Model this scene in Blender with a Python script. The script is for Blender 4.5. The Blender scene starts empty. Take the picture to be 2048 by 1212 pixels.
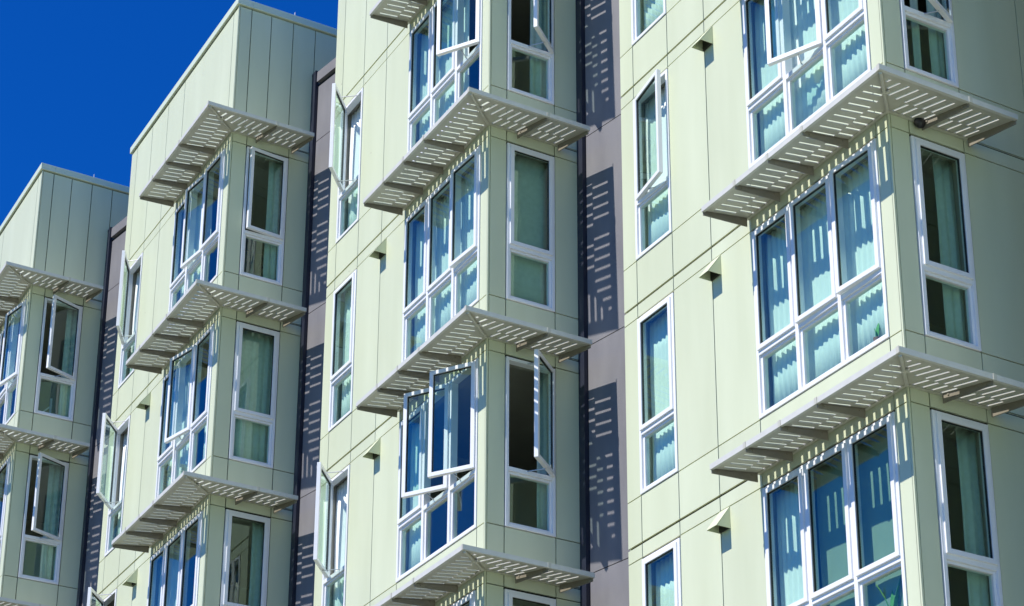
import bpy, math, random
from mathutils import Vector, Matrix
random.seed(7)
sc = bpy.context.scene
COL = sc.collection
R = math.radians

# ------------------------------------------------------------------ camera
CAMZ = 1.6
ZO = 8.828 + CAMZ                      # world height of the reference sunshade level
cam_d = bpy.data.cameras.new('camera')
cam = bpy.data.objects.new('camera', cam_d); COL.objects.link(cam); sc.camera = cam
yaw, pitch, roll = 1.0842, 0.3680, 0.0161
fw = Vector((-math.sin(yaw)*math.cos(pitch), math.cos(yaw)*math.cos(pitch), math.sin(pitch)))
rt = Vector((math.cos(yaw), math.sin(yaw), 0)); up = rt.cross(fw)
Rv = rt*math.cos(roll) + up*math.sin(roll); Uv = -rt*math.sin(roll) + up*math.cos(roll)
M = Matrix((Rv, Uv, -fw)).transposed().to_4x4()
M.translation = Vector((13.467, -11.920, CAMZ))
cam.matrix_world = M
cam_d.sensor_fit = 'HORIZONTAL'; cam_d.sensor_width = 36.0
cam_d.lens = 4177.8/2048*36.0
cam_d.shift_x = (1024-899.7)/2048
cam_d.shift_y = (1181.1-606)/2048
cam_d.clip_start = 0.1; cam_d.clip_end = 5000

# ------------------------------------------------------------------ sky, sun, exposure
TX, TZ = 0.03, 1.33                    # sunlight travels along (TX, 1, -TZ)
w = bpy.data.worlds.new('World'); sc.world = w; w.use_nodes = True
nt = w.node_tree; bg = nt.nodes['Background']
sky = nt.nodes.new('ShaderNodeTexSky'); sky.sky_type = 'NISHITA'; sky.sun_disc = False
sky.sun_elevation = math.atan(TZ); sky.sun_rotation = math.pi
sky.altitude = 300; sky.air_density = 1.0; sky.dust_density = 0.0; sky.ozone_density = 3.0
hs = nt.nodes.new('ShaderNodeHueSaturation'); hs.inputs['Saturation'].default_value = 1.3
hs.inputs['Value'].default_value = 0.9
mu = nt.nodes.new('ShaderNodeMix'); mu.data_type = 'RGBA'; mu.blend_type = 'MULTIPLY'; mu.inputs[0].default_value = 1.0
mu.inputs[7].default_value = (.10, .82, 1.68, 1)
nt.links.new(sky.outputs[0], hs.inputs['Color']); nt.links.new(hs.outputs[0], mu.inputs[6]); nt.links.new(mu.outputs[2], bg.inputs['Color'])
bg.inputs['Strength'].default_value = 0.082
sd = bpy.data.lights.new('sun', 'SUN'); sun = bpy.data.objects.new('sun', sd); COL.objects.link(sun)
sd.energy = 5.0; sd.angle = R(0.5); sd.color = (1.0, 0.955, 0.88)
sun.rotation_euler = Vector((TX, 1, -TZ)).to_track_quat('-Z', 'Y').to_euler()
sun.location = (0, -40, 60)
sc.view_settings.view_transform = 'Standard'; sc.view_settings.look = 'None'
sc.view_settings.exposure = 0.28; sc.view_settings.gamma = 1.0
sc.cycles.max_bounces = 9; sc.cycles.diffuse_bounces = 5; sc.cycles.glossy_bounces = 5
sc.cycles.transparent_max_bounces = 24
sc.cycles.caustics_reflective = False; sc.cycles.caustics_refractive = False
sc.cycles.sample_clamp_indirect = 6.0
sc.cycles.use_denoising = True

# ------------------------------------------------------------------ materials
def new_mat(name):
    m = bpy.data.materials.new(name); m.use_nodes = True
    return m, m.node_tree, m.node_tree.nodes['Principled BSDF']
def N(nt, t, **kw):
    n = nt.nodes.new(t)
    for k, v in kw.items(): setattr(n, k, v)
    return n
def noise_mat(name, c1, c2, scale=3.0, rough=.5, bump=0.0, bscale=40, metallic=0.0, spec=.5, stretch=(1,1,1), dots=None, island=0.0):
    m, t, p = new_mat(name); L = t.links.new
    tc = N(t, 'ShaderNodeTexCoord'); mp = N(t, 'ShaderNodeMapping'); mp.inputs['Scale'].default_value = stretch
    L(tc.outputs['Object'], mp.inputs[0])
    n = N(t, 'ShaderNodeTexNoise'); n.inputs['Scale'].default_value = scale; n.inputs['Detail'].default_value = 5
    L(mp.outputs[0], n.inputs['Vector'])
    r = N(t, 'ShaderNodeMapRange'); r.inputs[1].default_value = .3; r.inputs[2].default_value = .7
    L(n.outputs['Fac'], r.inputs[0])
    mx = N(t, 'ShaderNodeMix', data_type='RGBA'); mx.inputs[6].default_value = (*c1, 1); mx.inputs[7].default_value = (*c2, 1)
    L(r.outputs[0], mx.inputs[0]); out = mx.outputs[2]
    if island:
        ge = N(t, 'ShaderNodeNewGeometry'); hv = N(t, 'ShaderNodeHueSaturation')
        mr = N(t, 'ShaderNodeMapRange'); mr.inputs[3].default_value = 1-island; mr.inputs[4].default_value = 1+island
        L(ge.outputs['Random Per Island'], mr.inputs[0]); L(mr.outputs[0], hv.inputs['Value'])
        L(out, hv.inputs['Color']); out = hv.outputs[0]
    if dots:
        v = N(t, 'ShaderNodeTexVoronoi'); v.inputs['Scale'].default_value = dots[0]; v.inputs['Randomness'].default_value = .9
        L(tc.outputs['Object'], v.inputs['Vector'])
        lt = N(t, 'ShaderNodeMath', operation='LESS_THAN'); lt.inputs[1].default_value = dots[1]
        L(v.outputs['Distance'], lt.inputs[0])
        d2 = N(t, 'ShaderNodeMix', data_type='RGBA'); L(lt.outputs[0], d2.inputs[0]); L(out, d2.inputs[6])
        d2.inputs[7].default_value = (.30, .27, .18, 1); out = d2.outputs[2]
    L(out, p.inputs['Base Color'])
    p.inputs['Roughness'].default_value = rough; p.inputs['Metallic'].default_value = metallic
    p.inputs['Specular IOR Level'].default_value = spec
    if bump:
        b = N(t, 'ShaderNodeTexNoise'); b.inputs['Scale'].default_value = bscale; b.inputs['Detail'].default_value = 3
        L(tc.outputs['Object'], b.inputs['Vector'])
        bn = N(t, 'ShaderNodeBump'); bn.inputs['Strength'].default_value = bump; bn.inputs['Distance'].default_value = .01
        L(b.outputs['Fac'], bn.inputs['Height']); L(bn.outputs[0], p.inputs['Normal'])
    return m
M_panel = noise_mat('green_panel_paint', (.588,.622,.432), (.640,.675,.482), 2.6, .42, .05, 3, spec=.4, dots=(2.1,.022), island=.03, stretch=(1,1,.16))
M_trim = noise_mat('pale_corner_trim', (.68,.74,.56), (.70,.75,.58), 2, .4)
M_coping = noise_mat('coping_paint', (.62,.68,.52), (.66,.71,.55), 2, .4)
M_back = noise_mat('joint_membrane', (.012,.014,.012), (.02,.022,.018), 5, .9)
M_grey = noise_mat('grey_cement_panel', (.150,.146,.160), (.205,.198,.210), 3, .7, .15, 60, stretch=(1,1,.3), island=.03)
M_navy = noise_mat('return_shade_navy', (.012,.015,.030), (.018,.021,.04), 3, .45)  # shade of the recess return, put into the colour
M_shade = noise_mat('sunshade_paint', (.50,.485,.41), (.56,.54,.46), 8, .42, .03, 30, stretch=(1,1,1))
M_fascia = noise_mat('fascia_paint', (.58,.57,.52), (.64,.63,.58), 8, .42)
M_bracket = noise_mat('bracket_brown', (.20,.18,.14), (.26,.23,.18), 8, .45)  # darker brown than the sunshade plates
M_white = noise_mat('white_vinyl_frame', (.80,.80,.82), (.84,.84,.85), 4, .35)
M_seal = noise_mat('black_seal', (.02,.02,.02), (.03,.03,.03), 4, .6)
M_steel = noise_mat('steel_arm', (.45,.45,.46), (.6,.6,.6), 20, .35, metallic=.6)
M_room = noise_mat('room_plaster', (.30,.29,.25), (.34,.33,.28), 2, .8)
M_floor = noise_mat('room_floor', (.20,.17,.13), (.26,.22,.17), 6, .6)
M_curtain = noise_mat('curtain_cloth', (.80,.84,.82), (.86,.89,.87), 14, .85, .1, 90)
M_blind = noise_mat('grey_green_blind', (.20,.28,.22), (.24,.32,.25), 3, .8)
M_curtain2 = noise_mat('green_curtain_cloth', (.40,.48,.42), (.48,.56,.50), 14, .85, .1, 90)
M_leaf = noise_mat('plant_leaf', (.08,.30,.05), (.14,.42,.08), 10, .5)
M_pot = noise_mat('clay_pot', (.30,.14,.08), (.36,.18,.11), 10, .7)
M_black = noise_mat('black_plastic', (.012,.012,.014), (.02,.02,.022), 10, .4)
M_asphalt = noise_mat('asphalt', (.045,.045,.047), (.07,.07,.07), 4, .9, .3, 80)
M_pave = noise_mat('pavement_concrete', (.13,.13,.10), (.17,.17,.13), 3, .85, .2, 50)
M_earth = noise_mat('ground_earth', (.07,.09,.045), (.10,.12,.06), .3, .9)
M_line = noise_mat('road_paint', (.7,.7,.68), (.8,.8,.78), 6, .7)

def glass_mat(name, tint, base=.05, gain=.38, power=2.6):
    m = bpy.data.materials.new(name); m.use_nodes = True; t = m.node_tree; L = t.links.new
    t.nodes.remove(t.nodes['Principled BSDF']); out = t.nodes['Material Output']
    tr = N(t, 'ShaderNodeBsdfTransparent'); tr.inputs[0].default_value = (*tint, 1)
    gl = N(t, 'ShaderNodeBsdfGlossy'); gl.inputs['Roughness'].default_value = 0.0; gl.inputs['Color'].default_value = (.90,1,.90,1)
    lw = N(t, 'ShaderNodeLayerWeight'); lw.inputs[0].default_value = .5
    pw = N(t, 'ShaderNodeMath', operation='POWER'); pw.inputs[1].default_value = power
    ma = N(t, 'ShaderNodeMath', operation='MULTIPLY_ADD'); ma.inputs[1].default_value = gain; ma.inputs[2].default_value = base
    L(lw.outputs['Facing'], pw.inputs[0]); L(pw.outputs[0], ma.inputs[0])
    # faint waviness of real float glass
    tc = N(t, 'ShaderNodeTexCoord'); nz = N(t, 'ShaderNodeTexNoise'); nz.inputs['Scale'].default_value = 1.6; nz.inputs['Detail'].default_value = 1
    L(tc.outputs['Object'], nz.inputs['Vector'])
    bn = N(t, 'ShaderNodeBump'); bn.inputs['Strength'].default_value = .12; bn.inputs['Distance'].default_value = .02
    L(nz.outputs['Fac'], bn.inputs['Height']); L(bn.outputs[0], gl.inputs['Normal'])
    mx = N(t, 'ShaderNodeMixShader'); L(ma.outputs[0], mx.inputs[0]); L(tr.outputs[0], mx.inputs[1]); L(gl.outputs[0], mx.inputs[2])
    L(mx.outputs[0], out.inputs['Surface'])
    return m
M_glass = glass_mat('window_glass', (.885,.98,.94))

# ------------------------------------------------------------------ mesh helpers
class MB:
    def __init__(s): s.v = []; s.f = []; s.mi = []; s.m = 0
    def box(s, x0, x1, y0, y1, z0, z1):
        s.prism([(x0,y0),(x1,y0),(x1,y1),(x0,y1)], z0, z1)
    def prism(s, poly, z0, z1):
        n = len(poly); b = len(s.v)
        if sum(poly[i][0]*poly[(i+1)%n][1]-poly[(i+1)%n][0]*poly[i][1] for i in range(n)) < 0: poly = poly[::-1]
        s.v += [(x,y,z0) for x,y in poly] + [(x,y,z1) for x,y in poly]
        s.f.append(tuple(b+i for i in range(n))[::-1]); s.f.append(tuple(b+n+i for i in range(n)))
        for i in range(n): s.f.append((b+i, b+(i+1)%n, b+n+(i+1)%n, b+n+i))
        s.mi += [s.m]*(n+2)
    def hexa(s, p):          # 8 points: bottom ring 4 (ccw from above), top ring 4
        b = len(s.v); s.v += [tuple(q) for q in p]
        for f in ((3,2,1,0),(4,5,6,7),(0,1,5,4),(1,2,6,5),(2,3,7,6),(3,0,4,7)):
            s.f.append(tuple(b+i for i in f)); s.mi.append(s.m)
    def bar(s, a, c, r, sides=6):
        a = Vector(a); c = Vector(c); d = (c-a).normalized()
        u = d.orthogonal().normalized(); v = d.cross(u); b = len(s.v)
        for p in (a, c):
            for i in range(sides):
                t = 2*math.pi*i/sides; s.v.append(tuple(p + (u*math.cos(t)+v*math.sin(t))*r))
        for i in range(sides):
            j = (i+1) % sides; s.f.append((b+i, b+j, b+sides+j, b+sides+i)); s.mi.append(s.m)
        s.f.append(tuple(b+i for i in range(sides))[::-1]); s.f.append(tuple(b+sides+i for i in range(sides))); s.mi += [s.m]*2
    def mesh(s, name, *mats):
        me = bpy.data.meshes.new(name); me.from_pydata(s.v, [], s.f)
        for m in mats: me.materials.append(m)
        for p, i in zip(me.polygons, s.mi): p.material_index = i
        me.validate(); me.update()
        return me
def obj(name, me, parent=None, loc=(0,0,0), rz=0.0, **props):
    o = bpy.data.objects.new(name, me); COL.objects.link(o)
    o.location = loc; o.rotation_euler = (0,0,rz)
    if parent is not None: o.parent = parent
    for k, v in props.items(): o[k] = v
    return o
def bevel(o, wd=.004, seg=2):
    b = o.modifiers.new('bevel', 'BEVEL'); b.width = wd; b.segments = seg; b.limit_method = 'ANGLE'

# ------------------------------------------------------------------ ground, street
m = MB(); m.box(-1500, 1500, -1500, 1500, -.5, 0); obj('ground', m.mesh('ground', M_earth), kind='structure')
ang = math.atan2(1.142, 6.063)         # the street runs along the stagger of the blocks
m = MB(); m.box(-400, 8, -4.5, .9, .006, .13); obj('pavement', m.mesh('pavement', M_pave), loc=(0,0,0), rz=ang, kind='structure')
m = MB(); m.box(-400, 400, -20.0, -9.0, .006, .010); obj('road', m.mesh('road', M_asphalt), rz=ang, kind='structure')
m = MB()
for i in range(-60, 60): m.box(i*6, i*6+3, -14.56, -14.44, .0105, .014)
obj('road_marking', m.mesh('road_marking', M_line), rz=ang, kind='structure')
m = MB(); m.box(-400, 400, -24.0, -20.0, .006, .13); obj('far_pavement', m.mesh('far_pavement', M_pave), rz=ang, kind='structure')

M_bounce = noise_mat('pale_bounce_fill', (.50,.62,.46), (.56,.68,.51), .4, .85)  # unseen pale ground, added to bounce sunlight onto the side walls
m = MB(); m.box(7.5, 260, -120, 90, .001, .005); obj('bounce_ground', m.mesh('bounce_ground', M_bounce), kind='structure')

# ------------------------------------------------------------------ bay geometry constants (metres, from the block's front right corner)
ZB, ZT, ZJ = -.123, .05, .630          # head joint, flashing joint, sill joint, relative to the sunshade level
HEAD, SILL, TRAN = -.150, -2.365, -1.62
W = 4.80; DEPTH = 4.2
NX0, NX1 = -4.51, -3.77                # narrow window
TX0, TX1 = -2.27, -.20                 # triple window
SY0, SY1 = .265, .950                  # side window
LV_LO, LV_HI = -1, 3
ROOF = 2.467; RB = 2.33
G = .0068                              # half joint gap

def frame_mesh(wd, h, npan):
    """frame of a window, local x 0..wd, outward -y, z 0..h; panes split evenly, transom at tz"""
    m = MB(); tz = TRAN-SILL; y0, y1 = -.014, .085; j = .042
    m.box(0, j, y0, y1, 0, h); m.box(wd-j, wd, y0, y1, 0, h)
    m.box(j, wd-j, y0, y1, 0, j); m.box(j, wd-j, y0, y1, h-j, h)
    pw = wd/npan
    for k in range(1, npan): m.box(k*pw-.028, k*pw+.028, y0+.001, y1, j, h-j)
    for k in range(npan):
        a = j if k == 0 else k*pw+.028; b = wd-j if k == npan-1 else (k+1)*pw-.028
        m.box(a, b, y0+.002, y1, tz-.028, tz+.028)
        # glazing stops of the fixed lower pane
        s = .030; ya, yb = .012, .075
        m.box(a, a+s, ya, yb, j, tz-.028); m.box(b-s, b, ya, yb, j, tz-.028)
        m.box(a+s, b-s, ya, yb, j, j+s); m.box(a+s, b-s, ya, yb, tz-.028-s, tz-.028)
    return m.mesh('window_frame', M_white)
def pane_spans(wd, npan):
    pw = wd/npan; j = .042
    return [((j if k == 0 else k*pw+.028), (wd-j if k == npan-1 else (k+1)*pw-.028)) for k in range(npan)]
def sash_mesh(wd, h, sgn):
    """casement, hinge on local x=0, extends sgn*wd, outward -y"""
    m = MB(); t = .052; y0, y1 = -.030, .022
    X = lambda a, b: (min(sgn*a, sgn*b), max(sgn*a, sgn*b))
    m.box(*X(0, t), y0, y1, 0, h); m.box(*X(wd-t, wd), y0, y1, 0, h)
    m.box(*X(t, wd-t), y0, y1, 0, t); m.box(*X(t, wd-t), y0, y1, h-t, h)
    m.m = 1                                    # black glazing gasket lines
    q = .006
    m.box(*X(t, t+q), y0+.012, y1-.012, t, h-t); m.box(*X(wd-t-q, wd-t), y0+.012, y1-.012, t, h-t)
    m.box(*X(t+q, wd-t-q), y0+.012, y1-.012, t, t+q); m.box(*X(t+q, wd-t-q), y0+.012, y1-.012, h-t-q, h-t)
    return m.mesh('sash', M_white, M_seal)
def pane_mesh(x0, x1, z0, z1, y):
    m = MB(); m.box(x0, x1, y, y+.006, z0, z1); return m.mesh('pane', M_glass)
WH = HEAD-SILL; TZL = TRAN-SILL
FR = {1: frame_mesh(NX1-NX0, WH, 1), 3: frame_mesh(TX1-TX0, WH, 3), 's': frame_mesh(SY1-SY0, WH, 1)}
WD = {1: NX1-NX0, 3: TX1-TX0, 's': SY1-SY0}
SH = {}
def window(parent, kind, loc, rz, states):
    """states: per pane (hinge 'L'/'R', degrees open, hinge slide)"""
    win = obj('window', FR[kind], parent, loc, rz); bevel(win, .004, 2)
    npan = 3 if kind == 3 else 1
    for k, ((a, b), st) in enumerate(zip(pane_spans(WD[kind], npan), states)):
        z0 = TZL+.024; z1 = WH-.038; sw = (b-a)+.008; h = z1-z0
        sgn = 1 if st[0] == 'L' else -1
        key = (round(sw,3), sgn)
        if key not in SH:
            SH[key] = (sash_mesh(sw, h, sgn), pane_mesh(min(sgn*.05, sgn*(sw-.05)), max(sgn*.05, sgn*(sw-.05)), .05, h-.05, -.006))
        hx = (a-.004+st[2]) if sgn == 1 else (b+.004-st[2])
        yo = -.004 if st[1] == 0 else -.012
        rr = -R(st[1]) if sgn == 1 else R(st[1])
        s = obj('sash', SH[key][0], win, (hx, yo, z0), rr); bevel(s, .004, 2)
        obj('pane', SH[key][1], win, (hx, yo, z0), rr)
        lk = ('low', round(b-a,3))
        if lk not in SH: SH[lk] = pane_mesh(.028, b-a-.028, .040, TZL-.028-.028, .040)
        obj('pane', SH[lk], win, (a, 0, 0))
        if st[1] > 8:                          # friction stay between frame and sash
            th = R(st[1]); d = sw*.45
            ex = hx + sgn*d*math.cos(th); ey = yo - d*math.sin(th)
            for zz in (z0-.010, z1+.006):
                m = MB(); m.bar((hx+sgn*sw*.62, .02, zz), (ex, ey, zz), .007)
                obj('stay_arm', m.mesh('stay_arm', M_steel), win)
    return win

# ------------------------------------------------------------------ perforated sunshade wrapping the corner
DF, DS, LF, LS, SK = .61, .62, 2.316, .99, .17   # the side slots run parallel to the street line, skewed by SK
def slope(m):
    # the sunshade falls gently towards its outer edge
    m.v = [(x, y, z + .046 - .088*max(-y, x, 0)/.61) for x, y, z in m.v]
    return m
def shade_mesh():
    m = MB(); z0, z1 = -.010, 0.0; P = .112; sw = .0155
    F_IN = (-.222, -.048); F_OUT = (-.505, -.235)
    # front part: strips running away from the wall
    x = -LF+.03; k = 0; xs = []
    while x < DS: xs.append(x); x += P/2
    def clip_front(xa, xb, ya, yb):
        # keep the part with y < -x*DF/DS (mitre line) when x > 0
        lim = lambda x: min(0.0, -x*DF/DS)
        la, lb = min(yb, lim(xa)), min(yb, lim(xb))
        if la <= ya+1e-4 and lb <= ya+1e-4: return
        if la <= ya or lb <= ya:
            la = max(la, ya+1e-4); lb = max(lb, ya+1e-4)
        m.prism([(xa,ya),(xb,ya),(xb,lb),(xa,la)], z0, z1)
    brk = [-LF+.03, -1.72, -1.15, -.58]
    for k, x in enumerate(xs):
        a, b = x-P/4, x+P/4
        if x == xs[0]: a = -LF
        near = any(abs(x-q) < .020 for q in brk) 
        rng = (F_OUT if k % 2 else F_IN)
        if near or (x > 0 and rng is F_IN) or x > .46:
            clip_front(a, b, -DF, 0); continue
        lo, hi = rng
        if x > 0: hi = min(hi, -x*DF/DS-.04)
        if hi-lo < .03: clip_front(a, b, -DF, 0); continue
        clip_front(a, x-sw, -DF, 0); clip_front(x+sw, b, -DF, 0)
        clip_front(x-sw, x+sw, -DF, lo); clip_front(x-sw, x+sw, hi, 0)
    # side part: strips along x
    ys = []; y = -DF-SK*DS+.056
    while y < LS: ys.append(y); y += P/2
    def clip_side(ya, yb, xa, xb):
        lim = lambda y: max(0.0, -y/(DF/DS+SK))
        la, lb = max(xa, lim(ya)), max(xa, lim(yb))
        if la >= xb-1e-4 and lb >= xb-1e-4: return
        la = min(la, xb-1e-4); lb = min(lb, xb-1e-4)
        m.prism([(la,ya+SK*la),(xb,ya+SK*xb),(xb,yb+SK*xb),(lb,yb+SK*lb)], z0, z1)
    S_IN = (.05, .232); S_OUT = (.245, .52)
    for k, y in enumerate(ys):
        a, b = y-P/4, y+P/4
        if k == 0: a = -DF-SK*DS
        if k == len(ys)-1: b = LS
        rng = (S_OUT if k % 2 else S_IN)
        near = abs(y-.385) < .020 or abs(y-LS+.02) < .03
        if near or (y < 0 and rng is S_IN) or y < -.52: clip_side(a, b, 0, DS); continue
        lo, hi = rng
        if y < 0: lo = max(lo, -y/(DF/DS+SK)+.04)
        if hi-lo < .03: clip_side(a, b, 0, DS); continue
        clip_side(a, y-sw, 0, DS); clip_side(y+sw, b, 0, DS)
        clip_side(y-sw, y+sw, 0, lo); clip_side(y-sw, y+sw, hi, DS)
    return slope(m).mesh('sunshade', M_shade)
def fascia_mesh():
    m = MB(); t = .012; a, b = -.060, .0
    m.box(-LF, DS+t, -DF-t, -DF, a, b); m.box(DS, DS+t, -DF, LS+SK*DS, a, b)
    # turned-in bottom lips and joint covers
    m.box(-LF, DS-.001, -DF+.0005, -DF+.022, a, a+.006); m.box(DS-.022, DS-.0005, -DF+.023, LS+SK*DS-.01, a+.0005, a+.0065)
    return m.mesh('fascia', M_fascia)
def joint_mesh():
    m = MB(); m.box(-.02, .02, -.0055, 0, -.064, .004); return m.mesh('joint_cover', M_shade)
def ledger_mesh():
    m = MB()
    m.box(-LF, .044, -.044, -.010, .021, .027); m.box(.010, .044, -.0435, LS, .0212, .0268)
    m.box(-LF, .003, -.0095, -.003, .021, .075); m.box(.003, .0095, -.0095, LS, .0212, .075)
    return m.mesh('wall_ledger', M_shade)
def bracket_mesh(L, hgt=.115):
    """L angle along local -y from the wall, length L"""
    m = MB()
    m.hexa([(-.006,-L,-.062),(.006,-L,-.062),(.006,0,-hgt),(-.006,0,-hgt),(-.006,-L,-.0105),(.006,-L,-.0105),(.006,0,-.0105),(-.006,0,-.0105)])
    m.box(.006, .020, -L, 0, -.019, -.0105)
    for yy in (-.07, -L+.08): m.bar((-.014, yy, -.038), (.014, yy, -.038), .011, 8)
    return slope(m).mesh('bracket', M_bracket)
def hip_mesh():
    m = MB(); m.bar((.05,-.05,-.032), (DS-.02,-DF+.02,-.030), .018, 8)
    m.bar((.30,-.33,-.032), (.36,-.28,-.032), .022, 8)
    return slope(m).mesh('corner_rib', M_shade)
ME_SH, ME_FA, ME_LE, ME_JO = shade_mesh(), fascia_mesh(), ledger_mesh(), joint_mesh()
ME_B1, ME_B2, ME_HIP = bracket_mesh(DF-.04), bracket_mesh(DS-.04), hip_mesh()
def sunshade(parent, z):
    s = obj('sunshade', ME_SH, parent, (0,0,z))
    obj('fascia', ME_FA, s); obj('wall_ledger', ME_LE, s); obj('corner_rib', ME_HIP, s)
    for x in (-1.72, -1.15, -.58, DS-.01): obj('joint_cover', ME_JO, s, (x, -DF-.0125, 0))
    obj('joint_cover', ME_JO, s, (DS+.0125, .385+SK*DS, 0), R(90))
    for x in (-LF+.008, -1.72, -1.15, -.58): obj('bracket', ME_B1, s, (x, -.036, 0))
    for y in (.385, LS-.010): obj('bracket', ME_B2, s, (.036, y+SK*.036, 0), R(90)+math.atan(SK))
    return s

# ------------------------------------------------------------------ vent hood
def hood_mesh():
    m = MB(); d = .175; x0, x1 = -3.035, -2.850; za, zb = ZB-.008, -.372
    t = .006
    m.m = 0
    # sloping face
    m.hexa([(x0,-d,zb),(x1,-d,zb),(x1,-.002,za),(x0,-.002,za),(x0,-d,zb+t),(x1,-d,zb+t),(x1,-.002,za+t),(x0,-.002,za+t)])
    for xa in (x0, x1-t):   # cheeks
        b = len(m.v); pts = [(-.002,zb),(-d+.004,zb),(-.002,za-.003)]
        m.v += [(xa,y,z) for y, z in pts] + [(xa+t,y,z) for y, z in pts]
        m.f += [(b,b+1,b+2),(b+5,b+4,b+3),(b,b+3,b+4,b+1),(b+1,b+4,b+5,b+2),(b+2,b+5,b+3,b)]; m.mi += [0]*5
    m.m = 1; m.box(x0+t+.001, x1-t-.001, -.02, -.003, zb+.002, za-.05)
    return m.mesh('vent_hood', M_panel, M_black)
ME_HOOD = hood_mesh()

# ------------------------------------------------------------------ cladding and walls of one block
FX = [-W, NX0, NX1, -3.02, TX0, TX1, 0]
def body(name, S_end, n_lo, n_hi, label, side_breaks):
    root = bpy.data.objects.new(name, None); COL.objects.link(root); root.empty_display_size = 1
    root['label'] = label; root['category'] = 'building'; root['group'] = 'staggered pale green apartment blocks in a row'
    z_base = 3*(n_lo-1)+ZJ
    f = MB(); s = MB(); bk = MB()
    def panel_f(x0, x1, z0, z1): f.box(x0+G, x1-G, 0, .022, z0+G, z1-G)
    def panel_s(y0, y1, z0, z1): s.box(-.022, 0, y0+G, y1-G, z0+G, z1-G)
    e = .0225                                    # the two claddings meet at the corner behind the trim
    for n in range(n_lo, n_hi+1):
        Z = 3*n
        for i in range(6):
            x0, x1 = FX[i], FX[i+1]
            if i == 5: x1 = -.020
            if i not in (1, 4): panel_f(x0, x1, Z+SILL-.005, Z+ZB)
            if i in (1, 4): panel_f(x0, x1, Z+HEAD+.004, Z+ZB) if False else None
            panel_f(x0, x1, Z+ZB, Z+ZT-.004)
            top = Z+ZJ if n < n_hi else Z+RB-.020
            panel_f(x0, x1, Z+ZT+.014, top)
        yb = [.0] + side_breaks
        for i in range(len(yb)-1):
            y0, y1 = yb[i], yb[i+1]
            if i == 0: y0 = -.0
            if i != 1: panel_s(max(y0, e), y1, Z+SILL-.005, Z+ZB)
            panel_s(max(y0, e), y1, Z+ZB, Z+ZT-.006)
            if n < n_hi: panel_s(max(y0, e), y1, Z+ZT+.010, Z+ZJ)
        if n == n_hi and S_end < 2:        # above the recessed wall the side runs on
            panel_s(1.31, 2.4, Z+1.2, Z+RB); panel_s(2.4, DEPTH-.01, Z+1.2, Z+RB)
        if n == n_hi:
            tb = [.0, .22, .555, .93, 1.31] + [q for q in side_breaks if q > 1.32]
            for i in range(len(tb)-1): panel_s(max(tb[i], e), tb[i+1], Z+ZT+.010, Z+RB)
    # base below the lowest level, one panel high rows
    zz = z_base
    while zz > -ZO+.2:
        z0 = max(zz-3.0, -ZO+.15)
        for i in range(6): panel_f(FX[i], FX[i+1] if i < 5 else -.02, z0, zz)
        yb = [e] + side_breaks
        for i in range(len(yb)-1): panel_s(yb[i], yb[i+1], z0, zz)
        zz = z0
    cf = obj('front_cladding', f.mesh('front_cladding', M_panel), root)
    cs = obj('side_cladding', s.mesh('side_cladding', M_panel), root)
    # structural wall behind the joints, with openings
    topz = 3*n_hi+RB+.02
    mem = MB()
    def wall_f(x0, x1, z0, z1): bk.box(x0, x1, .0345, .20, z0, z1)
    wall_f(-W+.03, NX0, -ZO, topz); wall_f(NX1, TX0, -ZO, topz); wall_f(TX1, -.0345, -ZO, topz)
    bk.box(-.20, -.0345, .2005, SY0, -ZO, topz); bk.box(-.20, -.0345, SY1, DEPTH, -ZO, topz)
    prev = -ZO
    for n in range(n_lo, n_hi+1):
        for x0, x1 in ((NX0, NX1), (TX0, TX1)): wall_f(x0+.0005, x1-.0005, prev, 3*n+SILL+.004)
        bk.box(-.20, -.0345, SY0+.0005, SY1-.0005, prev, 3*n+SILL+.004)
        prev = 3*n+HEAD-.004
    for x0, x1 in ((NX0, NX1), (TX0, TX1)): wall_f(x0+.0005, x1-.0005, prev, topz)
    bk.box(-.20, -.0345, SY0+.0005, SY1-.0005, prev, topz)
    bk.box(-W+.03, -W+.2, .2005, DEPTH, -ZO, topz); bk.box(-W+.2005, -.2005, DEPTH-.15, DEPTH, -ZO, topz)
    obj('wall', bk.mesh('wall', M_room), root)
    def ring(bx, holes, X0, X1):
        xs = [X0] + [q for h in holes for q in h] + [X1]
        for i in range(0, len(xs), 2): bx(xs[i], xs[i+1], -ZO, topz)
        for a, b in holes:
            pv = -ZO
            for n in range(n_lo, n_hi+1): bx(a+.0004, b-.0004, pv, 3*n+SILL+.004); pv = 3*n+HEAD-.004
            bx(a+.0004, b-.0004, pv, topz)
    ring(lambda a, b, c, d: mem.box(a, b, .0265, .034, c, d), [(NX0, NX1), (TX0, TX1)], -W+.03, -.0345)
    ring(lambda a, b, c, d: mem.box(-.034, -.0265, a, b, c, d), [(SY0, SY1)], .0265, DEPTH)
    obj('membrane', mem.mesh('membrane', M_back), root)
    lf = MB()
    for n in range(n_lo, n_hi+1):
        for z0, z1 in ((3*n+SILL-.005, 3*n+ZB), (3*n+ZB, 3*n+ZT), (3*n+ZT, 3*n+(ZJ if n < n_hi else RB))):
            for y0, y1 in ((.023, 1.3), (1.3, 2.6), (2.6, DEPTH)): lf.box(-W+.001, -W+.0225, y0+G, y1-G, z0+G, z1-G)
    lf.box(-W+.001, -W+.0225, .023+G, DEPTH, -ZO, 3*n_lo+SILL-.012)
    obj('side_cladding', lf.mesh('side_cladding', M_panel), root)
    # inner finishes: plaster, ceilings, floors
    pl = MB()
    pl.box(-W+.205, -.205, DEPTH-.17, DEPTH-.155, -ZO, topz-.3)
    pl.box(-3.25, -3.15, .22, DEPTH-.175, -ZO, topz-.3)
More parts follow.
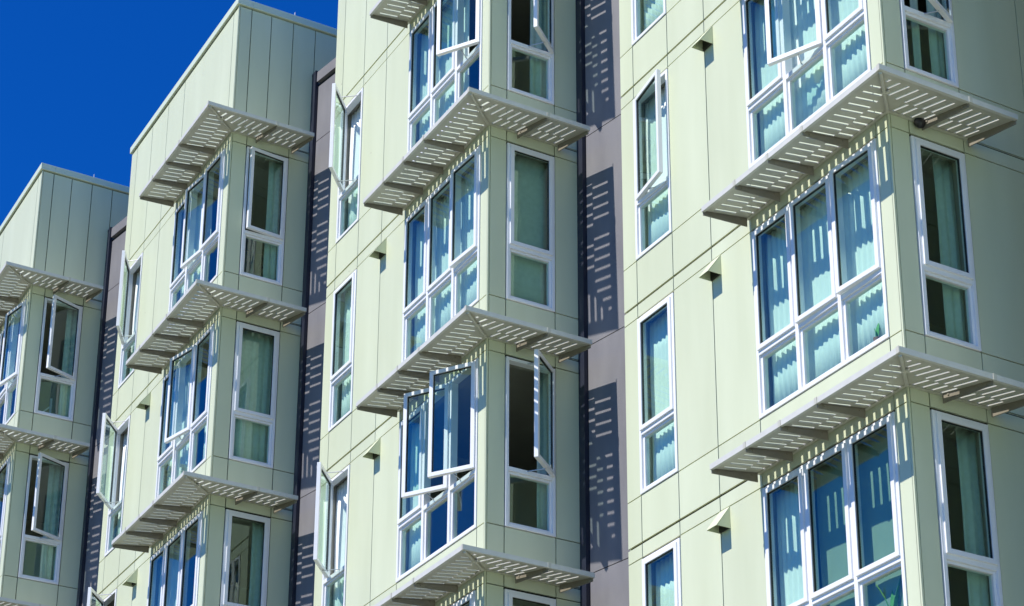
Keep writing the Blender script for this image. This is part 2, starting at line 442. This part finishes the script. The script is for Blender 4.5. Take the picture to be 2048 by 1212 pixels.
    pl.box(-W+.205, -W+.215, .21, DEPTH-.175, -ZO, topz-.3)
    obj('inner_wall', pl.mesh('inner_wall', M_room), root)
    for n in range(n_lo-1, n_hi+1):
        for a, b in ((-W+.216, -3.251), (-3.149, -.201)):
            sl = MB(); sl.m = 0; sl.box(a, b, .201, DEPTH-.176, 3*n+.02, 3*n+.10)
            sl.m = 1; sl.box(a, b, .201, DEPTH-.176, 3*n+.1, 3*n+.22)
            obj('floor_slab', sl.mesh('floor_slab', M_room, M_floor), root)
    # corner trim, flashing, parapet coping, roof
    t = MB()
    t.box(-.0195, .0015, -.0015, .0195, -ZO+.15, 3*n_hi+RB)
    obj('corner_trim', t.mesh('corner_trim', M_panel), root)
    for n in range(n_lo, n_hi+1):
        z = 3*n+ZT
        fl = MB(); fl.box(0.0005, .006, LS+.03, side_breaks[-1], z-.0032, z-.0005); obj('flashing', fl.mesh('flashing', M_coping), root)
    c = MB(); za, zb = 3*n_hi+RB+.015, 3*n_hi+ROOF
    c.box(-W-.03, .035, -.035, .22, za, zb); c.box(-.20, .035, .2205, DEPTH, za, zb)
    c.box(-W-.03, -W+.2, .2205, DEPTH, za, zb); c.box(-W+.2005, -.2005, DEPTH-.2, DEPTH, za, zb)
    co = obj('parapet_coping', c.mesh('parapet_coping', M_coping), root); bevel(co, .005)
    r = MB(); r.box(-W+.201, -.201, .2205, DEPTH-.201, 3*n_hi+RB-.5, 3*n_hi+RB-.35); obj('roof', r.mesh('roof', M_grey), root)
    # small safety anchors on the coping
    an = MB(); an.bar((-.02, .95, zb), (-.02, .95, zb+.09), .006); an.box(-.05,.01,.92,.98,zb+.0005,zb+.008)
    obj('roof_anchor', an.mesh('roof_anchor', M_steel), root)
    return root

C0 = ('R', 0, 0)
BAYS = {
 'A': dict(loc=(0,0), S=DEPTH, sb=[.257,.957,1.85,2.8,4.15],
      label='nearest pale green block filling the right of the photo, its top cut off',
      tri={2:[C0,('R',24,0),C0], 1:[C0,('R',1.2,0),('R',3.0,0)]}, nar={2:('L',9,.03)}, sid={2:('R',24,0)}),
 'B': dict(loc=(-6.063,-1.142), S=1.31, sb=[.257,.957,1.30],
      label='pale green block in the middle, second from the right, with two front casements swung open',
      tri={3:[C0,C0,('R',33,0)], 2:[C0,C0,('R',3,0)], 1:[C0,('R',32,0),('R',33,0)]},
      nar={3:('L',40,.13), 1:('L',39,.13)}, sid={3:('R',39,.0), 1:('R',40,.0)}),
 'C': dict(loc=(-12.092,-2.2755), S=1.31, sb=[.257,.957,1.30],
      label='pale green block whose whole parapet corner stands against the sky, left of centre',
      tri={3:[C0,('R',7,0),('R',2,0)], 2:[C0,('R',13,0),C0]}, nar={3:('L',28,.08), 2:('L',38,.12), 1:('L',38,.12)}, sid={3:('R',6,0)}),
 'E': dict(loc=(6.063,1.142), S=1.31, sb=[.257,.957,1.30], label='pale green block beyond the right edge of the photo',
      tri={}, nar={}, sid={}),
 'D': dict(loc=(-18.174,-3.487), S=1.31, sb=[.257,.957,1.30],
      label='farthest pale green block at the left edge, mostly its shaded side in view',
      tri={3:[C0,C0,('R',12,0)]}, nar={}, sid={3:('R',22,0), 2:('R',23,0)}),
}
roots = {}
for key, b in BAYS.items():
    root = body('apartment_block', b['S'], LV_LO, LV_HI, b['label'], b['sb'])
    root.location = (b['loc'][0], b['loc'][1], ZO); roots[key] = root
    for n in range(LV_LO, LV_HI+1):
        Z = 3*n
        window(root, 1, (NX0, 0, Z+SILL), 0, [b['nar'].get(n, ('L',0,0))])
        window(root, 3, (TX0, 0, Z+SILL), 0, b['tri'].get(n, [C0]*3))
        window(root, 's', (0, SY0, Z+SILL), R(90), [b['sid'].get(n, C0)])
        sunshade(root, Z)
        if n < 3: obj('vent_hood', ME_HOOD, root, (0,0,Z))

# ------------------------------------------------------------------ recessed grey walls between the blocks
def link_wall(lk, rk, label, y0=1.315):
    lx, ly = BAYS[lk]['loc']; rx, ry = BAYS[rk]['loc']
    x1 = rx-W-.01-lx; kk = .17
    root = bpy.data.objects.new('recessed_wall', None); COL.objects.link(root); root.location = (lx, ly, ZO)
    root['label'] = label; root['category'] = 'wall'; root['group'] = 'grey recessed walls between the blocks'
    m = MB(); top = 9+1.25
    def P(xa, xb, z0, z1, d0=0, d1=.02): m.prism([(xa, y0+kk*xa+d0), (xb, y0+kk*xb+d0), (xb, y0+kk*xb+d1), (xa, y0+kk*xa+d1)], z0, z1)
    zs = [-ZO] + [3*n+.20 for n in range(-3, 4)] + [top]
    for a, c in zip(zs[:-1], zs[1:]):
        if c-a > .1: P(.145, x1, a+.006, c-.006-(.04 if c == top else 0))
    obj('cladding', m.mesh('cladding', M_grey), root)
    m = MB(); P(.0, x1, -ZO, top+.02, .024, .2); obj('wall', m.mesh('wall', M_back), root)
    m = MB(); P(.14, x1, top+.035, top+.215, -.03, .25); obj('parapet_coping', m.mesh('parapet_coping', M_grey), root)
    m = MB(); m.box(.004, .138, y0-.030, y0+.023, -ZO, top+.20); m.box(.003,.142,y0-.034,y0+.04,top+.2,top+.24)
    obj('shaded_return_strip', m.mesh('shaded_return_strip', M_navy), root)  # dark strip standing in for the shaded return of the recess
    m = MB(); m.prism([(0,y0+.25),(x1,y0+kk*x1+.25),(x1,4.1),(0,4.1)], top-.2, top-.1); obj('roof', m.mesh('roof', M_grey), root)
link_wall('A', 'E', 'grey recessed wall beyond the right edge of the photo', y0=2.6)
link_wall('B', 'A', 'grey recessed wall striped with sunshade shadows, between the middle block and the nearest one')
link_wall('C', 'B', 'grey recessed wall with a visible parapet cap, just left of the middle block')
link_wall('D', 'C', 'thin dark sliver of grey recessed wall between the two farthest blocks')

# ------------------------------------------------------------------ curtains behind the glass
def curtain_mesh(wd, h, pitch=.075, amp=.022, seed=0):
    rnd = random.Random(seed); v = []; f = []; n = max(8, int(wd/pitch*8)); ph = rnd.random()*6
    rows = 5
    for r in range(rows+1):
        z = h*r/rows
        for i in range(n+1):
            u = i/n*wd
            a = amp*(.8+.35*math.sin(u*5+ph)) * (1.15-.35*r/rows)
            y = a*math.sin(2*math.pi*u/pitch + ph + .5*math.sin(u*7+ph)) + .006*math.sin(z*3+u*9)
            v.append((u, y, z))
    for r in range(rows):
        for i in range(n):
            k = r*(n+1)+i; f.append((k, k+1, k+n+2, k+n+1))
    return v, f
def curtain(bk, face, n, a, b, label, z0=SILL+.02, z1=HEAD-.02, mat=None, pitch=.075, seed=0, group=None, amp=.022):
    lo, hi = ((NX0, NX1) if b < -3 else (TX0, TX1)) if face == 'f' else (SY0, SY1)
    a = max(a, lo+.02); b = min(b, hi-.02)
    v, f = curtain_mesh(b-a, z1-z0, pitch, amp, seed=seed)
    me = bpy.data.meshes.new('curtain'); me.from_pydata(v, [], f); me.materials.append(mat or M_curtain)
    for p in me.polygons: p.use_smooth = True
    bx, by = BAYS[bk]['loc']
    if face == 'f': loc = (bx+a, by+.150, ZO+3*n+z0); rz = 0
    else: loc = (bx-.150, by+a, ZO+3*n+z0); rz = R(90)
    o = obj('curtain', me, None, loc, rz, label=label, category='curtain', group=group or 'pleated curtains behind the windows')
    s = o.modifiers.new('solid', 'SOLIDIFY'); s.thickness = .003
    return o
TW = (TX0-.05, TX1+.02)
cur = [
 ('A','f',2,TW[0],TW[1],'long pleated curtain behind the uppermost triple window of the nearest block, front'),
 ('A','f',1,TW[0],TW[1],'full-width curtain striped by sunshade shadows, nearest block, between its two sunshades'),
 ('A','f',0,TW[0],TW[0]+.66,'curtain at left pane of the lowest triple window of the nearest block'),
 ('A','f',0,-1.60,TW[1],'flat grey-green blind behind the nearest block\'s lowest triple window, right two panes','blind'),
 ('A','f',3,NX0-.03,NX1+.03,'curtain in the narrow window at the very top, left of the nearest block'),
 ('A','f',2,NX0-.03,NX1+.03,'curtain behind the narrow window with ajar casement, left part of nearest block'),
 ('A','f',1,NX0-.03,NX1+.03,'curtain behind the closed narrow window at mid height of the nearest block'),
 ('A','f',0,NX0-.03,NX1+.03,'curtain behind the narrow window at the bottom edge, nearest block'),
 ('B','f',3,TW[0],TW[0]+1.5,'curtain behind the middle block\'s highest triple window, right casement open'),
 ('B','f',2,TW[0],TW[1],'full-width curtain behind the middle block\'s fully closed triple window'),
 ('C','f',3,TW[0],TW[0]+1.3,'curtain behind the highest triple window of the left-of-centre block'),
 ('C','f',1,TW[0],TW[0]+.9,'curtain behind the lowest triple window of the left-of-centre block'),
 ('B','f',1,TW[0],TW[0]+.55,'curtain at left of middle block\'s triple window with two casements open'),
 ('B','f',3,NX0-.03,NX1+.03,'curtain behind the middle block\'s uppermost wide-open narrow window'),
 ('B','f',2,NX0-.03,NX1+.03,'curtain behind the middle block\'s closed narrow window'),
 ('B','f',1,NX0-.03,NX1+.03,'curtain behind the middle block\'s lowest wide-open narrow window'),
 ('C','f',2,TW[0],TW[0]+1.2,'curtain behind the triple window with one casement open, left-of-centre block'),
 ('C','f',2,-.75,TX1,'short curtain right of the open casement, left-of-centre block, middle storey'),
 ('C','f',3,NX0-.03,NX1+.03,'curtain behind the highest narrow window of the left-of-centre block'),
 ('C','f',2,NX0-.03,NX1+.03,'curtain behind the middle narrow window of the left-of-centre block'),
 ('A','s',2,SY0,SY0+.14,'narrow curtain strip at left of nearest block\'s uppermost side window'),
 ('A','s',2,SY0+.22,SY0+.38,'second curtain strip in nearest block\'s uppermost side window'),
 ('A','s',2,SY1-.26,SY1+.25,'curtain at right of nearest block\'s uppermost side window'),
 ('A','s',1,SY0+.34,SY1+.3,'curtain covering right half of nearest block\'s middle side window'),
 ('A','s',0,SY0+.36,SY1+.3,'curtain covering right half of nearest block\'s lowest side window'),
 ('B','s',3,SY0+.36,SY1+.3,'curtain at right of side window with open casement, top of middle block'),
 ('B','s',2,SY0-.1,SY1+.3,'pale green roller blind fully covering the closed side window of the middle block','blind2'),
 ('B','s',1,SY0+.46,SY1+.3,'curtain at right of middle block\'s side window with open casement, lower storey'),
 ('C','s',3,SY0+.38,SY1+.3,'curtain at right of the slightly open side window of left-of-centre block'),
 ('C','s',2,SY0-.05,SY1+.3,'curtain fully covering the closed side window of the left-of-centre block'),
 ('C','s',1,SY0+.42,SY1+.3,'curtain half covering the lowest side window of the left-of-centre block'),
 ('D','s',3,SY0+.40,SY1+.3,'curtain in the upper side window of the farthest block, casement open'),
 ('D','s',2,SY0+.34,SY1+.3,'curtain in the lower side window of the farthest block, casement open'),
 ('D','f',3,-.9,TX1,'curtain behind the triple window cut by the left edge, farthest block'),
]
for i, (bk, fc, n, a, b, lb, *kd) in enumerate(cur):
    if kd: curtain(bk, fc, n, a, b, lb, seed=i, mat=(M_blind if kd[0] == 'blind' else M_curtain2), pitch=.6, amp=.003)
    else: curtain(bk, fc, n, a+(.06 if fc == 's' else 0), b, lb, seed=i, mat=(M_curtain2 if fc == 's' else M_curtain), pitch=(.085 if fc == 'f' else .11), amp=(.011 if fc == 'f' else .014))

# ------------------------------------------------------------------ small things in and on the building
def plant(bk, face, n, u, din, base, leaves, label, seed, tall=.4):
    bx, by = BAYS[bk]['loc']
    loc = (bx+u, by+din, ZO+3*n+base) if face == 'f' else (bx-din, by+u, ZO+3*n+base)
    root = bpy.data.objects.new('potted_plant', None); COL.objects.link(root); root.location = loc
    root['label'] = label; root['category'] = 'plant'
    m = MB(); k = 12
    b0 = [(.026*math.cos(2*math.pi*i/k), .026*math.sin(2*math.pi*i/k)) for i in range(k)]
    m.v += [(x,y,0) for x,y in b0] + [(x*1.4,y*1.4,.10) for x,y in b0] + [(x*1.25,y*1.25,.10) for x,y in b0] + [(x*1.2,y*1.2,.085) for x,y in b0]
    m.f.append(tuple(range(k))[::-1])
    for r in range(3):
        for i in range(k): m.f.append((r*k+i, r*k+(i+1)%k, (r+1)*k+(i+1)%k, (r+1)*k+i))
    m.f.append(tuple(range(3*k, 4*k))); m.mi = [0]*len(m.f)
    obj('pot', m.mesh('pot', M_pot), root)
    rnd = random.Random(seed); l = MB()
    for j in range(leaves):
        a = rnd.uniform(0, 6.28); lean = rnd.uniform(.1, .5); L = tall*rnd.uniform(.6, 1.0); wd = .022*rnd.uniform(.8,1.4)
        d = Vector((math.cos(a), math.sin(a), 0)); s = Vector((-math.sin(a), math.cos(a), 0)); b = len(l.v); seg = 6
        for q in range(seg+1):
            t = q/seg; c = d*(lean*L*t*t) + Vector((0,0,.09+L*t*(1-.15*lean*t)))
            ww = wd*math.sin(math.pi*min(.97, .12+.85*t))
            l.v += [tuple(c+s*ww), tuple(c-s*ww+d*.004)]
        for q in range(seg): l.f.append((b+2*q, b+2*q+1, b+2*q+3, b+2*q+2)); l.mi.append(0)
    lo = obj('leaves', l.mesh('leaves', M_leaf), root)
    md = lo.modifiers.new('s', 'SOLIDIFY'); md.thickness = .002
def stand(bk, n, u, din, base, wd, label):
    """low shelf that carries a plant"""
    bx, by = BAYS[bk]['loc']; m = MB(); h = base-(-2.775)
    m.box(-wd/2, wd/2, -.09, .09, h-.03, h)
    for x in (-wd/2+.02, wd/2-.02):
        for y in (-.07, .07): m.box(x-.012, x+.012, y-.012, y+.012, 0, h-.0305)
    obj('plant_stand', m.mesh('plant_stand', M_room), None, (bx+u, by+din, ZO+3*n-2.775), label=label, category='stand')
plant('A', 'f', 1, -.50, .10, -2.31, 3, 'small green sprout behind the lower right pane above the lowest sunshade', 3, .20)
plant('A', 'f', 0, -.52, .10, -2.31, 6, 'tall green blade-leaved plant behind the pane at the bottom right edge', 8, .62)

# dark office chair in the side window of block C
bx, by = BAYS['C']['loc']
root = bpy.data.objects.new('office_chair', None); COL.objects.link(root); root.location = (bx-.75, by+.95, ZO+9-2.78)
root['label'] = 'dark rounded chair back seen low in the slightly open side window'; root['category'] = 'chair'
m = MB(); m.prism([(.24*math.cos(t*math.pi/6), .22*math.sin(t*math.pi/6)) for t in range(12)], .45, .52); o = obj('seat', m.mesh('seat', M_black), root); bevel(o, .02)
m = MB()
v = []
for q in range(9):
    t = -1+2*q/8; v.append((.17*t, .20-.06*(1-t*t)))
m.prism(v + [(x, y+.05) for x, y in v[::-1]], .60, .98); o = obj('backrest', m.mesh('backrest', M_black), root, rz=R(-90)); bevel(o, .03, 3)
m = MB(); m.bar((0,0,.08), (0,0,.45), .03, 10); obj('post', m.mesh('post', M_steel), root)
m = MB(); 
for t in range(5): m.bar((0,0,.08), (.27*math.cos(t*1.2566), .27*math.sin(t*1.2566), .03), .018)
obj('star_base', m.mesh('star_base', M_black), root)
m = MB(); m.bar((.14,0,.47), (.17,0,.70), .015); obj('back_support', m.mesh('back_support', M_steel), root)

# white stair-like rail seen low in the upper side window of block D
bx, by = BAYS['D']['loc']; m = MB()
for y, h in ((.10, .55), (.28, .72), (.50, .95)): m.bar((0, y, 0), (0, y, h), .014)
m.bar((0,.08,.42), (0,.52,.90), .014); m.bar((0,.08,.22), (0,.52,.62), .010)
m.bar((0,.50,0), (0,.50,1.02), .022)
obj('white_railing', m.mesh('white_railing', M_white), None, (bx-.55, by+.20, ZO+9-2.78), label='white sloping railing inside the upper side window at far left', category='railing')
# picture on the inner wall of block D
bx, by = BAYS['D']['loc']
root = bpy.data.objects.new('framed_picture', None); COL.objects.link(root); root.location = (bx-3.148, by+2.2, ZO+6-1.2)
root['label'] = 'small dark framed picture in the lower side window at far left'; root['category'] = 'picture'
m = MB(); m.box(0,.02,-.3,.3,-.2,.25); obj('picture_frame', m.mesh('picture_frame', M_black), root)
m = MB(); m.box(.0205,.024,-.25,.25,-.15,.2); obj('print', m.mesh('print', M_grey), root)
# round black fixture tucked under the nearest block's sunshade
import bmesh
bm = bmesh.new(); bmesh.ops.create_uvsphere(bm, u_segments=20, v_segments=12, radius=.062)
for vv in bm.verts: vv.co.x *= .8
me = bpy.data.meshes.new('round_fixture_mesh'); bm.to_mesh(me); bm.free(); me.materials.append(M_black)
for p in me.polygons: p.use_smooth = True
obj('round_fixture', me, None, (.055, .350, ZO+3+.000), label='round black fixture at wall end of the side bracket under the nearest block\'s upper sunshade', category='black_fixture')
